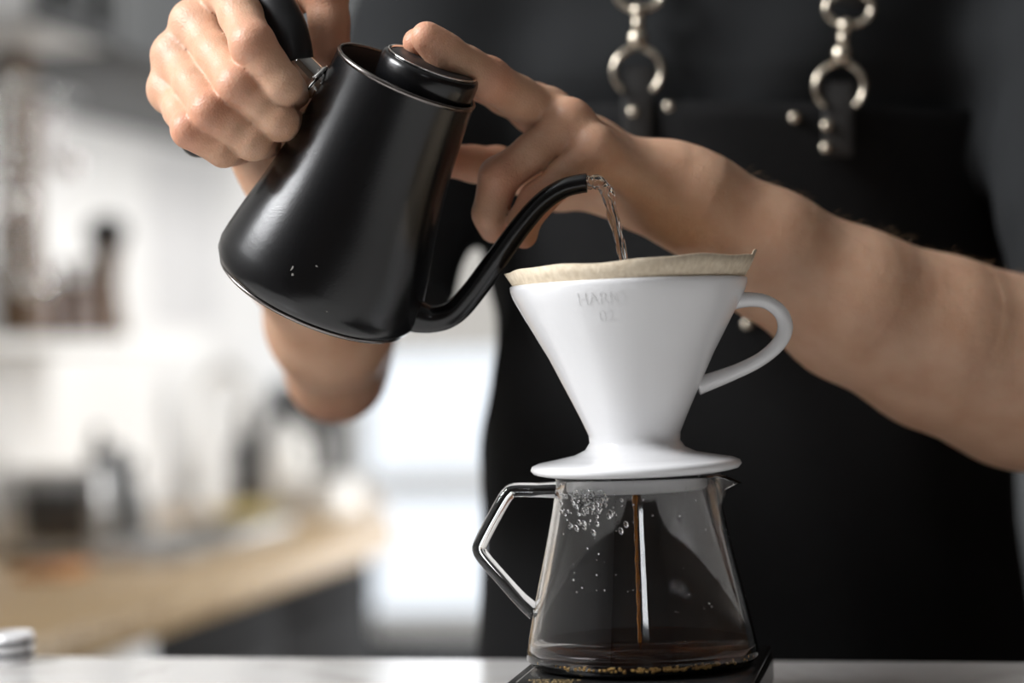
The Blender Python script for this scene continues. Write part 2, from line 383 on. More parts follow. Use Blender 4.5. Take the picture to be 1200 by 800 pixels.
# wall cabinets
def wall_cab(s0, s1, glass, m, label):
    r = empty('wall_cabinet', W((s0 + s1) / 2, .17, 1.64), label, 'wall cabinet'); bpy.context.view_layer.update()
    th = .02
    if glass:
        kid(robj('carcass', [((s0, s0 + th), (0.002, .40), (1.65, 2.3)), ((s1 - th, s1), (0.002, .40), (1.65, 2.3)), ((s0, s1), (0.002, .40), (1.65, 1.67)),
                             ((s0, s1), (0.002, .40), (2.28, 2.3)), ((s0, s1), (0.002, .012), (1.65, 2.3))], MT['white'], bevel=0), r)
        wd = (s1 - s0) / 2
        for k in range(2):
            a, b = s0 + k * wd + .002, s0 + (k + 1) * wd - .002
            d = kid(robj('door', [((a, a + .028), (.402, .42), (1.652, 2.298)), ((b - .028, b), (.402, .42), (1.652, 2.298)), ((a, b), (.402, .42), (1.652, 1.67)), ((a, b), (.402, .42), (2.27, 2.298))], m), r)
            p = robj('pane', [((a + .028, b - .028), (.409, .413), (1.66, 2.27))], MT['glasspane'], bevel=0); p.parent = d
    else:
        kid(robj('carcass', [((s0, s1), (0.002, .40), (1.65, 2.3))], m), r)
        wd = (s1 - s0) / 2
        for k in range(2): kid(robj('door', [((s0 + k * wd + .002, s0 + (k + 1) * wd - .002), (.402, .42), (1.652, 2.298))], m), r)
    return r
wall_cab(.58, .83, True, MT['grey'], 'wall cabinet with glass doors in dark frames')
wall_cab(.835, 2.3, False, MT['grey'], 'closed dark grey wall cabinet beside the glass fronted one')
wj = [(.645, 'white'), (.765, 'steel')]
for s, m in wj:
    j = lathe('storage_jar', [(0, 0), (.034, 0), (.036, .01), (.036, .15), (.028, .165), (.028, .18), (0, .18)], MT[m], n=32)
    j.location = W(s, .25, 1.67)
    tag(j, ('white' if m == 'white' else 'steel') + ' storage jar behind the glass doors of the wall cabinet', 'jar', 'jars in the glass cabinet')
# wall shelf with post, bottles and mill
SZ = 1.225
sh = tag(robj('wall_shelf', [((.45, 1.46), (0.002, .30), (SZ - .022, SZ))], MT['white']), 'narrow white wall shelf carrying brown bottles and a mill', 'shelf')
ps = tag(robj('shelf_post', [((.79, .845), (.235, .285), (SZ, 1.649))], MT['brownwood'], bevel=.004), 'square brown wooden post between the wall shelf and the glass cabinet', 'post')
def bottle(name, s, t, h, r, m, label, cat, cap=None, base=SZ):
    rt = empty(name, W(s, t, base), label, cat, 'things on the wall shelf')
    lathe('body', [(0, 0), (r, 0), (r * 1.02, .004), (r, h * .58), (r * .8, h * .68), (r * .42, h * .76), (r * .4, h * .9), (0, h * .9)], MT[m], rt, n=32)
    lathe('cap', [(0, h * .9), (r * .45, h * .9), (r * .45, h), (0, h)], MT[cap or 'blackplastic'], rt, n=24)
    return rt
bottle('bottle', 1.255, .17, .135, .026, 'brownglass', 'short brown glass bottle with black cap beside the tall mill', 'bottle')
bottle('bottle', 1.17, .17, .13, .026, 'brownglass', 'short brown glass bottle with black cap between two other bottles', 'bottle')
bottle('bottle', 1.085, .16, .155, .027, 'brownglass', 'taller brown glass bottle with a steel cap close to the post', 'bottle', 'steel')
bottle('bottle', .985, .15, .17, .033, 'steel', 'grey steel flask with black cap on the wall shelf', 'flask')
ml = empty('pepper_mill', W(1.345, .17, SZ), 'tall dark wooden pepper mill at the end of the shelf', 'mill', 'things on the wall shelf')
lathe('body', [(0, 0), (.03, 0), (.03, .01), (.024, .05), (.019, .10), (.027, .16), (0, .16)], MT['brownwood'], ml, n=32)
lathe('head', [(0, .161), (.024, .161), (.036, .175), (.036, .20), (.02, .215), (0, .218)], MT['charcoal'], ml, n=32)
rail = tag(tube('glint_scoop_rail', [W(.66, .291, 1.60), W(.97, .291, 1.60)], .006, MT['steel'], n=12), 'thin steel rail added across the brown post to carry the glint scoops', 'rail')
for k, (s, z, what) in enumerate([(.75, 1.28, 'longest'), (.875, 1.47, 'shortest'), (.70, 1.40, 'middle sized')]):  # rail and scoops added so their chrome gives blurred glints
    h = empty('glint_scoop', W(s, .312, z), what + ' polished steel scoop added on the rail for a blurred glint', 'scoop', 'steel scoops added for glints')
    lathe('bowl', [(0, 0), (.014, .002), (.023, .012), (.026, .026), (.025, .026), (.022, .013), (.013, .004), (0, .003)], MT['chrome'], h, n=32)
    y0 = -wn * .024
    tube('handle', [Vector((y0.x, y0.y, .024)), Vector((y0.x * .9, y0.y * .9, .06)), Vector((y0.x * .3, y0.y * .3, 1.605 - z))], .004, MT['chrome'], h, n=8, sub=4)
# worktop things
def at_top(px, py): return G(px, py, KZ)
tc_ = G(30, 657, KZ)
def local(o, loc, yaw=0.0): return Matrix.Translation(loc) @ Matrix.Rotation(yaw, 4, 'Z')
wyaw = math.atan2(we.y, we.x)
o = empty('toaster_oven', local(None, G(58, 655, KZ), .12), 'small steel toaster oven with a dark slatted front on the worktop', 'oven')
box('housing', (0, .10, .075), (.165, .20, .12), MT['steel'], o, .008)
box('front_panel', (0, -.004, .072), (.16, .012, .11), MT['steel'], o, .003)
for k in range(6): box('grille_slat', (-.030 + k * .0165, -.012, .066), (.0125, .008, .084), MT['charcoal'], o, .001)
for sx in (-.065, .065):
    for sy in (.02, .18): lathe('foot', [(0, 0), (.012, 0), (.012, .016), (0, .016)], MT['blackplastic'], o, n=16, off=(sx, sy, 0))
def wedge(name, mat4, label, cat, pts, depth, m):
    r = empty(name, mat4, label, cat)
    bm = bmesh.new(); A = [bm.verts.new((x, -depth / 2, z)) for x, z in pts]; B = [bm.verts.new((x, depth / 2, z)) for x, z in pts]
    bm.faces.new(A); bm.faces.new(B[::-1])
    for i in range(len(pts)):
        j = (i + 1) % len(pts); bm.faces.new((A[j], A[i], B[i], B[j]))
    bm_obj('body', bm, m, r, bevel=.006); return r
kb = wedge('knife_block', local(None, G(140, 632, KZ), .15), 'grey slanted knife block standing beside the toaster oven', 'knife block',
      [(-.045, 0), (.055, 0), (.05, .06), (.01, .16), (-.045, .165)], .10, mat('grey_block_wood', (.22, .23, .24), .5, var=.1))
for k, (x, z, y) in enumerate([(-.03, .166, -.025), (-.03, .166, .025), (.03, .112, -.02), (.03, .112, .02)]):
    box('knife_handle', (x, y, z + .012), (.014, .02, .028), MT['charcoal'], kb, .003)
bd = box('chopping_board', (0, 0, .006), (.11, .07, .012), MT['orange'], None, .003); bd.matrix_world = local(None, G(62, 672, KZ), wyaw)
tag(bd, 'small orange-brown board lying before the toaster oven', 'board')
tr = empty('drip_tray', local(None, G(232, 642, KZ), wyaw), 'shallow steel drip tray with raised rim on the worktop', 'tray')
bm = bmesh.new()
add_box(bm, (0, 0, .003), (.50, .15, .006))
for c, s in [((0, .075, .012), (.50, .006, .024)), ((0, -.075, .012), (.50, .006, .024)), ((.25, 0, .012), (.006, .15, .024)), ((-.25, 0, .012), (.006, .15, .024))]: add_box(bm, c, s)
bm_obj('pan', bm, MT['steel'], tr, bevel=.001)
for k in range(9): box('tray_rib', (-.20 + k * .05, 0, .0075), (.008, .13, .004), MT['steel'], tr, .001)
fa = empty('kitchen_faucet', local(None, W(1.97, .09, KZ), 0), 'tall polished gooseneck kitchen faucet by the white wall', 'faucet')
lathe('base', [(0, 0), (.03, 0), (.03, .008), (.02, .02), (.02, .07), (0, .07)], MT['satin'], fa, n=32)
tube('spout', [(0, 0, .05), (0, 0, .20), (.012, 0, .255), (.055, 0, .285), (.10, 0, .255), (.112, 0, .20), (.112, 0, .16)], .013, MT['satin'], fa, sub=8)
tube('lever', [(0, -.018, .05), (0, -.05, .06), (0, -.09, .085)], [.007, .006, .005], MT['satin'], fa, n=10, sub=4)
def pump(loc, label, m, h, r):
    q = empty('soap_bottle', local(None, loc), label, 'bottle')
    lathe('body', [(0, 0), (r, 0), (r, h * .62), (r * .6, h * .72), (r * .3, h * .75), (r * .3, h * .82), (0, h * .82)], m, q, n=32)
    tube('pump_head', [(0, 0, h * .8), (0, 0, h), (.03, 0, h)], .007, m, q, n=10); return q
pump(G(288, 590, KZ), 'black soap bottle with pump beside the faucet', MT['blackplastic'], .19, .027)
ek = empty('electric_kettle', local(None, G(336, 590, KZ)), 'rounded white electric kettle on the worktop beyond the faucet', 'kettle')
lathe('body', [(0, 0), (.048, 0), (.05, .01), (.046, .10), (.036, .15), (.022, .165), (0, .168)], MT['white'], ek, n=48)
tube('handle', [(.035, 0, .14), (.065, 0, .135), (.07, 0, .08), (.045, 0, .035)], .008, MT['satin'], ek, n=12, sub=6)
lathe('lid_knob', [(0, .167), (.012, .167), (.014, .18), (0, .184)], MT['satin'], ek, n=20)
yc = empty('folded_cloth', local(None, G(300, 606, KZ), wyaw), 'folded yellow dish cloth lying on the worktop', 'cloth')
box('lower_fold', (0, 0, .006), (.17, .11, .012), MT['yellow'], yc, .005); box('upper_fold', (-.01, .005, .018), (.14, .09, .012), MT['yellow'], yc, .005)
cr = empty('storage_box', local(None, G(378, 605, KZ), wyaw), 'white storage box with lid near the end of the worktop', 'box')
box('body', (0, 0, .03), (.14, .11, .06), MT['white'], cr, .008); box('lid', (0, 0, .066), (.146, .116, .012), MT['white'], cr, .004)
dk = empty('coffee_grinder', local(None, W(2.58, .11, KZ), wyaw), 'dark boxy coffee grinder at the far end of the worktop', 'grinder')
box('body', (0, 0, .10), (.14, .16, .20), MT['charcoal'], dk, .01); box('hopper', (0, 0, .225), (.10, .11, .05), MT['charcoal'], dk, .008)
nt_ = tag(robj('paper_notice', [((1.95, 2.35), (.0005, .002), (1.26, 1.62))], mat('pale_grey_paper', (.66, .66, .67), .8, var=.05, vscale=12), bevel=0), 'pale grey paper notice pinned to the white wall', 'notice')
fr = empty('tall_cabinet', W(S1 - .3, 3.1, 0), 'tall dark grey cabinet against the back wall', 'cabinet'); bpy.context.view_layer.update()
kid(robj('carcass', [((S1 - .6, S1 - .01), (1.5, 4.2), (.0, 2.2))], MT['grey']), fr)
for k in range(4): kid(robj('door', [((S1 - .622, S1 - .602), (1.505 + k * .675, 2.175 + k * .675), (.06, 2.19))], MT['grey']), fr)

lp = empty('added_fill_lamp', W(1.55, 2.0, CEIL), 'added out-of-view fill lamp, a long white pendant brightening the kitchen wall', 'lamp'); bpy.context.view_layer.update()  # fill lamp added out of view to whiten the kitchen wall
kid(robj('housing', [((.75, 2.35), (1.93, 2.07), (1.69, 1.74))], MT['white']), lp)
for q in (.95, 2.15): kid(tube('suspension_wire', [W(q, 2.0, 1.74), W(q, 2.0, CEIL)], .002, MT['steel'], n=8), lp)
em = mat('fill_glow', (1, 1, 1), .5); em.node_tree.nodes['Principled BSDF'].inputs['Emission Color'].default_value = (1, .97, .92, 1); em.node_tree.nodes['Principled BSDF'].inputs['Emission Strength'].default_value = 4  # glowing face of the added fill lamp
kid(robj('fill_panel', [((.77, 2.33), (1.95, 2.05), (1.683, 1.689))], em), lp)
kid(area('kitchen_fill_light', W(1.55, 2.0, 1.675), (wn * -1 + Vector((0, 0, -.25))), 0.12, 1.5, 62, (1, .98, .95)), lp)  # added fill, aimed sideways at the kitchen wall

be = empty('darkening_bench', W(S1 - .2, .9, 0), 'low dark bench added to darken the wall under the bright window', 'bench'); bpy.context.view_layer.update()  # added to darken the strip of wall below the window
kid(robj('seat_board', [((S1 - .42, S1 - .02), (.02, 1.45), (.415, .455))], MT['charcoal']), be)
kid(robj('front_panel', [((S1 - .40, S1 - .38), (.04, 1.43), (.0, .415))], MT['charcoal']), be)
for q in (.04, 1.41): kid(robj('end_panel', [((S1 - .38, S1 - .03), (q, q + .02), (.0, .415))], MT['charcoal']), be)

# ------------------------------------------------------------------ bar counter in front
A_, B_ = G(0, 768, BAR_Z), G(1200, 775, BAR_Z)
bd_ = (B_ - A_).normalized(); byaw = math.atan2(bd_.y, bd_.x); mid = (A_ + B_) / 2
BM = Matrix.Translation(mid) @ Matrix.Rotation(byaw, 4, 'Z')
ba = empty('bar_counter', Matrix.Translation(Vector((0, 0, -BAR_Z))) @ BM, 'white marble topped bar counter carrying the scale and coffee server', 'counter')
box('marble_top', (.1, -.36, BAR_Z - .015), (2.0, .72, .03), MT['marble'], ba, .003)
box('body', (.1, -.38, (BAR_Z - .03) / 2), (1.9, .60, BAR_Z - .032), MT['charcoal'], ba, .004)
sc_ = empty('striped_cup', local(None, G(14, 776, BAR_Z)), 'small white cup with black bands on the marble bar', 'cup')
lathe('cup_wall', [(0, 0), (.011, 0), (.0125, .003), (.0135, .018), (.0126, .018), (.0115, .004), (0, .003)], MT['porcelain'], sc_, n=40)
for z0 in (.004, .011): lathe('band', [(.0121 + z0 * .06, z0), (.0131 + z0 * .06, z0), (.0131 + z0 * .06, z0 + .003), (.0121 + z0 * .06, z0 + .003)], MT['blackplastic'], sc_, n=40, closed=True)

# ------------------------------------------------------------------ scale
SP = P(753, 777, 1.0)                        # centre of the server's foot on the scale
syaw = math.radians(-11.5)
sl = empty('coffee_scale', local(None, Vector((SP.x, SP.y, BAR_Z)), syaw), 'flat black coffee scale under the glass server', 'scale')
box('body', (0.001, -.035, .0105), (.116, .19, .017), MT['scale'], sl, .003)
box('weighing_plate', (0.001, -.001, .0205), (.114, .118, .003), MT['scale'], sl, .0008)
for sx in (-.048, .048):
    for sy in (-.115, .045): lathe('foot', [(0, 0), (.006, 0), (.006, .003), (0, .003)], MT['blackplastic'], sl, n=16, off=(sx, sy, 0))
box('plate_line', (-.0515, -.001, .02202), (.0006, .112, .0001), MT['greyline'], sl, 0)
for row, (txt, sz, yy) in enumerate([('DRIP SCALE', .0036, -.0545), ('HARIO', .0046, -.0602)]):
    me = text_mesh(txt, sz * 1.35)
    t_ = bpy.data.objects.new('lettering', me); link(t_, sl); me.materials.append(MT['gold']); t_.location = (-.0345, yy + .004, .02206)

# ------------------------------------------------------------------ glass server
sv = empty('coffee_server', local(None, SP), 'clear glass coffee server with angular handle under the white dripper', 'coffee server')
def lip(x, y, z, a, r):                      # pulled pouring lip towards image right
    k = max(0.0, (z - .079) / .0135); k = min(k, 1.0)
    g = math.exp(-(min(a, 2 * PI - a) / .20) ** 2)
    return x + .0120 * k ** 1.4 * g, y * (1 - .15 * k * g), z - .0062 * k ** 1.4 * g
SO = [(0, .0002), (.044, .0), (.0505, .0004), (.0545, .0016), (.0565, .0042), (.0562, .008), (.0545, .017), (.0522, .028), (.0495, .040), (.0465, .053), (.0440, .064), (.0415, .076), (.0398, .086), (.0395, .0905), (.0399, .0925)]
SI = [(.0388, .0928), (.0378, .0905), (.0381, .086), (.0398, .076), (.0423, .064), (.0448, .053), (.0478, .040), (.0505, .028), (.0528, .017), (.0543, .009), (.0543, .0055), (.0525, .0036), (.048, .0028), (0, .0026)]
lathe('glass_body', SO + SI, MT['glass'], sv, n=128, fn=lip)
hx = lambda px, py: ((px - 753) / 2400 * 1.0, 0, (777 - py) / 2400 * 1.0)
def rot_roll(p):                             # picture offsets into world (undo the roll)
    x, _, z = p; return (x * math.cos(ROLL) + z * math.sin(ROLL), 0, -x * math.sin(ROLL) + z * math.cos(ROLL))
hp = [rot_roll(hx(*q)) for q in [(654, 574), (630, 574), (603, 574), (596, 578), (590, 586), (575, 613), (563, 637), (562, 645), (568, 655), (590, 680), (610, 702), (627, 717)]]
tube('handle', hp, [.0042, .0036] + [.0035] * 8 + [.0037, .0044], MT['glass'], sv, n=20, sub=4)
# condensation: clinging drops inside, under the rim
def drops(name, spots, m, parent, kind='stuff'):
    bm = bmesh.new()
    for c, r, s, ax in spots:
        q = Vector((0, 0, 1)).rotation_difference(Vector(ax)).to_matrix().to_4x4()
        bmesh.ops.create_icosphere(bm, subdivisions=2, radius=1, matrix=Matrix.Translation(c) @ q @ Matrix.Diagonal((r * s[0], r * s[1], r * s[2], 1)))
    o = bm_obj(name, bm, m, parent, smooth=True); o['kind'] = kind; return o
rin = lambda z: float(np.interp(z, [p[1] for p in SI[::-1]][3:], [p[0] for p in SI[::-1]][3:]))
rnd = random.Random(3); sp = []
for k in range(150):
    a = rnd.gauss(-2.28, .24); z = .0865 - abs(rnd.gauss(0, .0075)); r = rnd.choice([.0004, .0006, .0008, .0012])
    rr = rin(z) - .0001
    sp.append((Vector((rr * math.cos(a), rr * math.sin(a), z)), r, (1, 1.0 + rnd.random() * .9, .5), (math.cos(a), math.sin(a), 0)))
for k in range(70):
    a = rnd.uniform(-PI, 0); z = rnd.uniform(.03, .088); r = rnd.choice([.0003, .0005])
    rr = rin(z) - .0001
    sp.append((Vector((rr * math.cos(a), rr * math.sin(a), z)), r, (1, 1, .5), (math.cos(a), math.sin(a), 0)))
drops('condensation', sp, MT['water'], sv)
# coffee in the server
CL = .0105
co = lathe('brewed_coffee', [(0, .00275), (.048, .00295), (.0524, .0037), (.0541, .0056), (.0541, .009), (rin(CL) - .0002, CL), (0, CL - .0003)], MT['coffee'], None, n=96)
co.location = SP; tag(co, 'shallow pool of dark brewed coffee in the glass server', 'coffee')
sp = []
for k in range(150):
    a = -PI / 2 + rnd.gauss(.12, .42); rr = .0537; r = rnd.choice([.0005, .0007, .0009])
    sp.append((Vector((rr * math.cos(a), rr * math.sin(a), .0044 + rnd.random() * .0016)), r, (1, 1, .8), (0, 0, 1)))
drops('foam_bubbles', sp, MT['foam'], co)
zs = np.linspace(CL - .001, .083, 26)
cs = tube('coffee_thread', [Vector((.0001 * math.sin(k * 1.3) - .001, .0002, z)) for k, z in enumerate(zs)],
          [.0009 + .0002 * math.sin(k * 1.9) + (.0004 if k > 22 else 0) for k in range(26)], MT['coffee_stream'], None, n=10)
cs.location = SP; tag(cs, 'thin amber thread of coffee falling inside the glass server', 'coffee stream')

# ------------------------------------------------------------------ porcelain dripper
DZ = .0932                                   # plate underside rests on the server's lip
dr = empty('pour_over_dripper', local(None, SP + Vector((0, 0, DZ))), 'white porcelain cone dripper with loop handle on the glass server', 'dripper')
TB = math.radians(-.5)
dr.matrix_world = Matrix.Translation(SP + Vector((0, 0, DZ))) @ Matrix.Rotation(TB, 4, 'Y')
PO = [(.0335, -.0085), (.0345, -.0075), (.0347, .0002), (.046, .0), (.0500, .0010), (.0515, .0028), (.0508, .0046), (.0480, .0058), (.040, .0072), (.030, .0092), (.0245, .0118), (.0222, .0152), (.0225, .019), (.0255, .026), (.0290, .0335), (.0345, .045), (.0400, .0565), (.0455, .0665), (.0505, .0755), (.0545, .0828), (.0568, .0872), (.0578, .0905), (.0580, .0925)]
PIN = [(.0576, .0930), (.0566, .0932), (.0559, .0926), (.0550, .0890), (.0520, .083), (.0475, .0735), (.0380, .0565), (.0270, .0345), (.0190, .0185), (.0120, .008), (.0105, .003), (.0105, -.0005), (.0300, -.001), (.0305, -.0085)]
lathe('cone', PO + PIN, MT['porcelain'], dr, n=160, closed=True)
ro = lambda z: float(np.interp(z, [p[1] for p in PO[11:]], [p[0] for p in PO[11:]]))
dzc = DZ
def dpx(px, py): x, _, z = rot_roll(hx(px, py)); return (x, 0, z - dzc)
hd = [dpx(*q) for q in [(858, 354), (880, 352), (900, 355), (917, 368), (922, 386), (914, 404), (893, 422), (862, 437), (818, 453)]]
tube('handle', hd, [.0044, .0036, .0034, .0036, .0038, .0036, .0034, .0036, .0046], MT['porcelain'], dr, n=20, sub=8, flat=((0, 1, 0), 1.55))
def emboss(txt, size, ang0, zc):
    me = text_mesh(txt, size); bm = bmesh.new(); bm.from_mesh(me)
    for v in bm.verts:
        z = zc + v.co.y; r = ro(z) + .00005; a = ang0 + v.co.x / ro(zc)
        v.co = (r * math.cos(a), r * math.sin(a), z)
    g = bmesh.ops.extrude_face_region(bm, geom=bm.faces[:])
    for v in [e for e in g['geom'] if isinstance(e, bmesh.types.BMVert)]:
        n = Vector((v.co.x, v.co.y, 0)).normalized(); v.co += n * .0002
    o = bm_obj('embossed_lettering', bm, MT['porcelain'], dr, smooth=False)
emboss('HARIO', .0078, -PI / 2 - .295, .0842); emboss('02', .0078, -PI / 2 - .27, .0758)

# paper filter standing proud of the rim
pf = []
N, Rr = 120, 20
V, Fc = [], []
seam = -0.06
for j in range(Rr + 1):
    f = j / Rr
    for i in range(N):
        a = 2 * PI * i / N
        top = .1016 + .0018 * math.cos(a) + .0005 * math.sin(5 * a + 1) + .0003 * math.sin(11 * a)
        z = .004 + (top - .004) * f
        r = float(np.interp(z, [.003, .0185, .0345, .0565, .0735, .083, .0890, .0932, .105], [.0085, .0185, .0264, .0372, .0466, .0510, .0542, .0566, .0625]))
        k = math.exp(-(((a - seam + PI) % (2 * PI) - PI) / .09) ** 2)
        r *= 1 + .006 * k * f - .002 + .006 * max(0, f - .93) / .07 * math.sin(3 * a + 2)
        if math.cos(a) < -.97: r *= 1 + .02 * max(0, f - .93) / .07
        V.append((r * math.cos(a), r * math.sin(a), z))
for j in range(Rr):
    for i in range(N):
        i2 = (i + 1) % N; Fc.append((j * N + i, j * N + i2, (j + 1) * N + i2, (j + 1) * N + i))
fp = empty('paper_filter', dr.matrix_world.copy(), 'unbleached brown paper filter lining the white dripper', 'filter')
cone = mesh_obj('paper_cone', V, Fc, MT['paper'], fp)
cone.modifiers.new('s', 'SOLIDIFY').thickness = .00025
sv_ = []; sf = []
for j in range(12):                          # folded seam flap along the cone
    f = j / 11; z = .060 + (.1048 - .060) * f; r = float(np.interp(z, [.0565, .0735, .0932, .108], [.0372, .0466, .0562, .0640])) - .0006
    for q, (aa, dr_) in enumerate([(seam - .22, .0006), (seam - .10, .0008), (seam + .02, .0016), (seam + .12, .0010)]):
        zz = z + (.0012 if q in (1, 2) and j == 11 else 0)
        if z < .094: dr_ *= .0
        sv_.append(((r + dr_) * math.cos(aa), (r + dr_) * math.sin(aa), zz))
for j in range(11):
    for q in range(3): sf.append((j * 4 + q, j * 4 + q + 1, (j + 1) * 4 + q + 1, (j + 1) * 4 + q))
fl = mesh_obj('seam_flap', sv_, sf, MT['paper'], fp); fl.modifiers.new('s', 'SOLIDIFY').thickness = .0003
gr = lathe('coffee_slurry', [(0, .0585), (.030, .0590), (.0365, .0600), (.0355, .057), (.026, .0385), (.010, .010), (0, .009)], mat('wet_coffee_grounds', (.035, .016, .007), .4, var=.4, vscale=300, bump=.6, bscale=500), None, n=64)
gr.matrix_world = dr.matrix_world.copy(); tag(gr, 'wet coffee grounds inside the paper filter', 'coffee grounds')

# ------------------------------------------------------------------ gooseneck kettle
CB = Matrix(((CR.x, fwd.x, CU.x), (CR.y, fwd.y, CU.y), (CR.z, fwd.z, CU.z)))
KR = (CB @ Matrix.Rotation(math.radians(25), 3, 'Y') @ Matrix.Rotation(math.radians(17), 3, 'X')).to_4x4()
KM = Matrix.Translation(P(367, 345, 1.03)) @ KR
kt = empty('gooseneck_kettle', KM, 'matte black gooseneck kettle tilted to pour over the dripper', 'kettle')
KO = [(0, .0), (.043, .0), (.0475, .0006), (.0512, .0028), (.0532, .0065), (.0536, .011), (.0525, .018), (.0500, .030), (.0465, .045), (.0432, .060), (.0405, .075), (.0385, .090), (.0370, .105), (.0362, .116), (.0360, .1205)]
KI = [(.0356, .1215), (.0348, .1215), (.0345, .1205), (.0348, .115), (.0357, .105), (.0390, .075), (.0450, .045), (.0505, .018), (.0505, .008), (.043, .003), (0, .003)]
lathe('body', KO, MT['kettle'], kt, n=128)
lathe('inner_wall', [(.0358, .1206)] + KI, MT['kettle_in'], kt, n=96)
lathe('rim', [(.0362, .1198), (.0364, .1212), (.0358, .1220), (.0348, .1220), (.0344, .1212), (.0346, .1200)], MT['darksteel'], kt, n=128, closed=True)
lathe('foot_ring', [(.0440, -.0012), (.0478, -.0010), (.0500, .0006), (.0495, .0016), (.0440, .0004)], MT['darksteel'], kt, n=96, closed=True)
SPT = [(.040, 0, .012), (.050, 0, .0125), (.0600, 0, .0150), (.0680, 0, .0225), (.0725, 0, .036), (.0765, 0, .057), (.0805, 0, .077), (.0850, 0, .0925), (.0915, 0, .1035), (.0985, 0, .1095), (.1010, 0, .1110)]
SRAD = [.0115, .0088, .0068, .0062, .0060, .0057, .0053, .0050, .0048, .0047, .0047]
pts = smooth_path(SPT, 8); rad = list(np.interp(np.linspace(0, 10, 81), range(11), SRAD))
V, Fc = tube_data(pts, rad, 24, cap=False)
# turn back inside to give the spout a wall and a hollow mouth
V2, F2 = tube_data(pts[44:], [r - .0009 for r in rad[44:]], 24, cap=False)
o1 = len(V); V += V2; Fc += [tuple(reversed([i + o1 for i in f])) for f in F2]
m1, m2 = (len(pts) - 1) * 24, o1 + (len(pts) - 45) * 24
for k in range(24): Fc.append((m1 + k, m1 + (k + 1) % 24, m2 + (k + 1) % 24, m2 + k))
mesh_obj('spout', V, Fc, MT['kettle'], kt)
hcol = smooth_path([(-.0335, 0, .0975), (-.043, 0, .1005), (-.0545, 0, .1050)], 4)
tube('handle_collar', hcol, .0080, MT['chrome'], kt, n=28)
mt4 = Matrix.Translation((-.0405, 0, .1003)) @ Matrix.Rotation(math.radians(-72), 4, 'Y')
torus('collar_ring', mt4, .0083, .0014, MT['chrome'], kt, n=32)
HND = [(-.0525, 0, .1042), (-.0570, .002, .1095), (-.0645, .006, .1170), (-.0770, .012, .1240), (-.0870, .020, .1180), (-.0940, .025, .102), (-.0945, .024, .080), (-.0910, .021, .058), (-.0865, .020, .043)]
tube('handle', HND, [.0088, .0096, .0099, .0100, .0102, .0105, .0108, .0105, .0098], MT['grip'], kt, n=24, sub=8)
bmk = bmesh.new(); bmesh.ops.create_uvsphere(bmk, u_segments=24, v_segments=12, radius=.0098, matrix=Matrix.Translation((-.0865, .020, .043))); bm_obj('handle_cap', bmk, MT['grip'], kt, smooth=True)
LM = Matrix.Translation((.0095, .0, .1195)) @ Matrix.Rotation(math.radians(-3), 4, 'Y')
ld = lathe('lid', [(0, -.004), (.0235, -.004), (.0245, -.003), (.0248, .0095), (.0242, .0115), (.0228, .0125), (.0215, .0118), (0, .0112)], MT['kettle'], kt, n=96)
ld.matrix_local = LM
tp_ = lathe('lid_top_plate', [(0, .0113), (.0205, .0115), (.0210, .0122), (.0200, .0128), (0, .0126)], MT['blackplastic'], ld, n=64)
lathe('lid_ring', [(.0212, .0119), (.0226, .0126), (.0230, .0131), (.0222, .0134), (.0212, .0128)], MT['chrome'], ld, n=96, closed=True)
# small paint chips near the foot
for k, (a, z, h, wd) in enumerate([(-1.75, .0245, .0042, .0007), (-1.72, .0215, .0016, .0010), (-1.55, .030, .0008, .0012), (-1.30, .012, .0007, .001)]):
    r = float(np.interp(z, [p[1] for p in KO[4:]], [p[0] for p in KO[4:]])) + .00008
    c = Vector((r * math.cos(a), r * math.sin(a), z)); tx = Vector((-math.sin(a), math.cos(a), 0)); tz = Vector((-.35 * math.cos(a), -.35 * math.sin(a), 1)).normalized()
    q = [c - tz * h / 2, c - tz * h * .1 + tx * wd, c + tz * h / 2 + tx * wd * .2, c + tz * h * .15 - tx * wd * .4]
    mesh_obj('paint_chip', q, [(0, 1, 2, 3)], MT['greyline'], kt, smooth=False)
TIP = KM @ Vector((.1010, 0, .1110))
# poured water: two braided strands leaving the mouth and falling into the filter
def strand(pxs, rads, ph, amp):
    d0 = (TIP - CAM).dot(fwd); pp = [P(x, y, d0 + (1.0 - d0) * k / (len(pxs) - 1)) for k, (x, y) in enumerate(pxs)]
    pp = smooth_path(pp, 10); n = len(pp); rr = list(np.interp(np.linspace(0, len(rads) - 1, n), range(len(rads)), rads))
    out = []
    for k, p in enumerate(pp):
        a = ph + k * .23; e = amp * min(1, k / 10) * (1 - .55 * k / n)
        out.append(p + CR * (math.cos(a) * e) + fwd * (math.sin(a) * e))
    rr = [r * (1 + .22 * math.sin(k * .55 + ph) * max(0, 1 - k / n)) for k, r in enumerate(rr)]
    return tube_data(out, rr, 14)
path = [(688, 214), (699, 212), (708, 220), (715, 238), (721, 262), (727, 287), (731, 308), (735, 340), (738, 372)]
V, Fc = strand(path, [.0030, .0032, .0031, .0026, .0023, .0021, .0019, .0018, .0017], 0.4, .0009)
Va, Fa = strand(path, [.0024, .0027, .0026, .0020, .0018, .0016, .0014, .0013, .0012], 3.4, .0013)
ws = empty('water_stream', TIP, 'clear water pouring from the kettle spout into the paper filter', 'water'); bpy.context.view_layer.update()
kid(mesh_obj('water_strand', V, Fc, MT['water']), ws); kid(mesh_obj('water_strand', Va, Fa, MT['water']), ws)

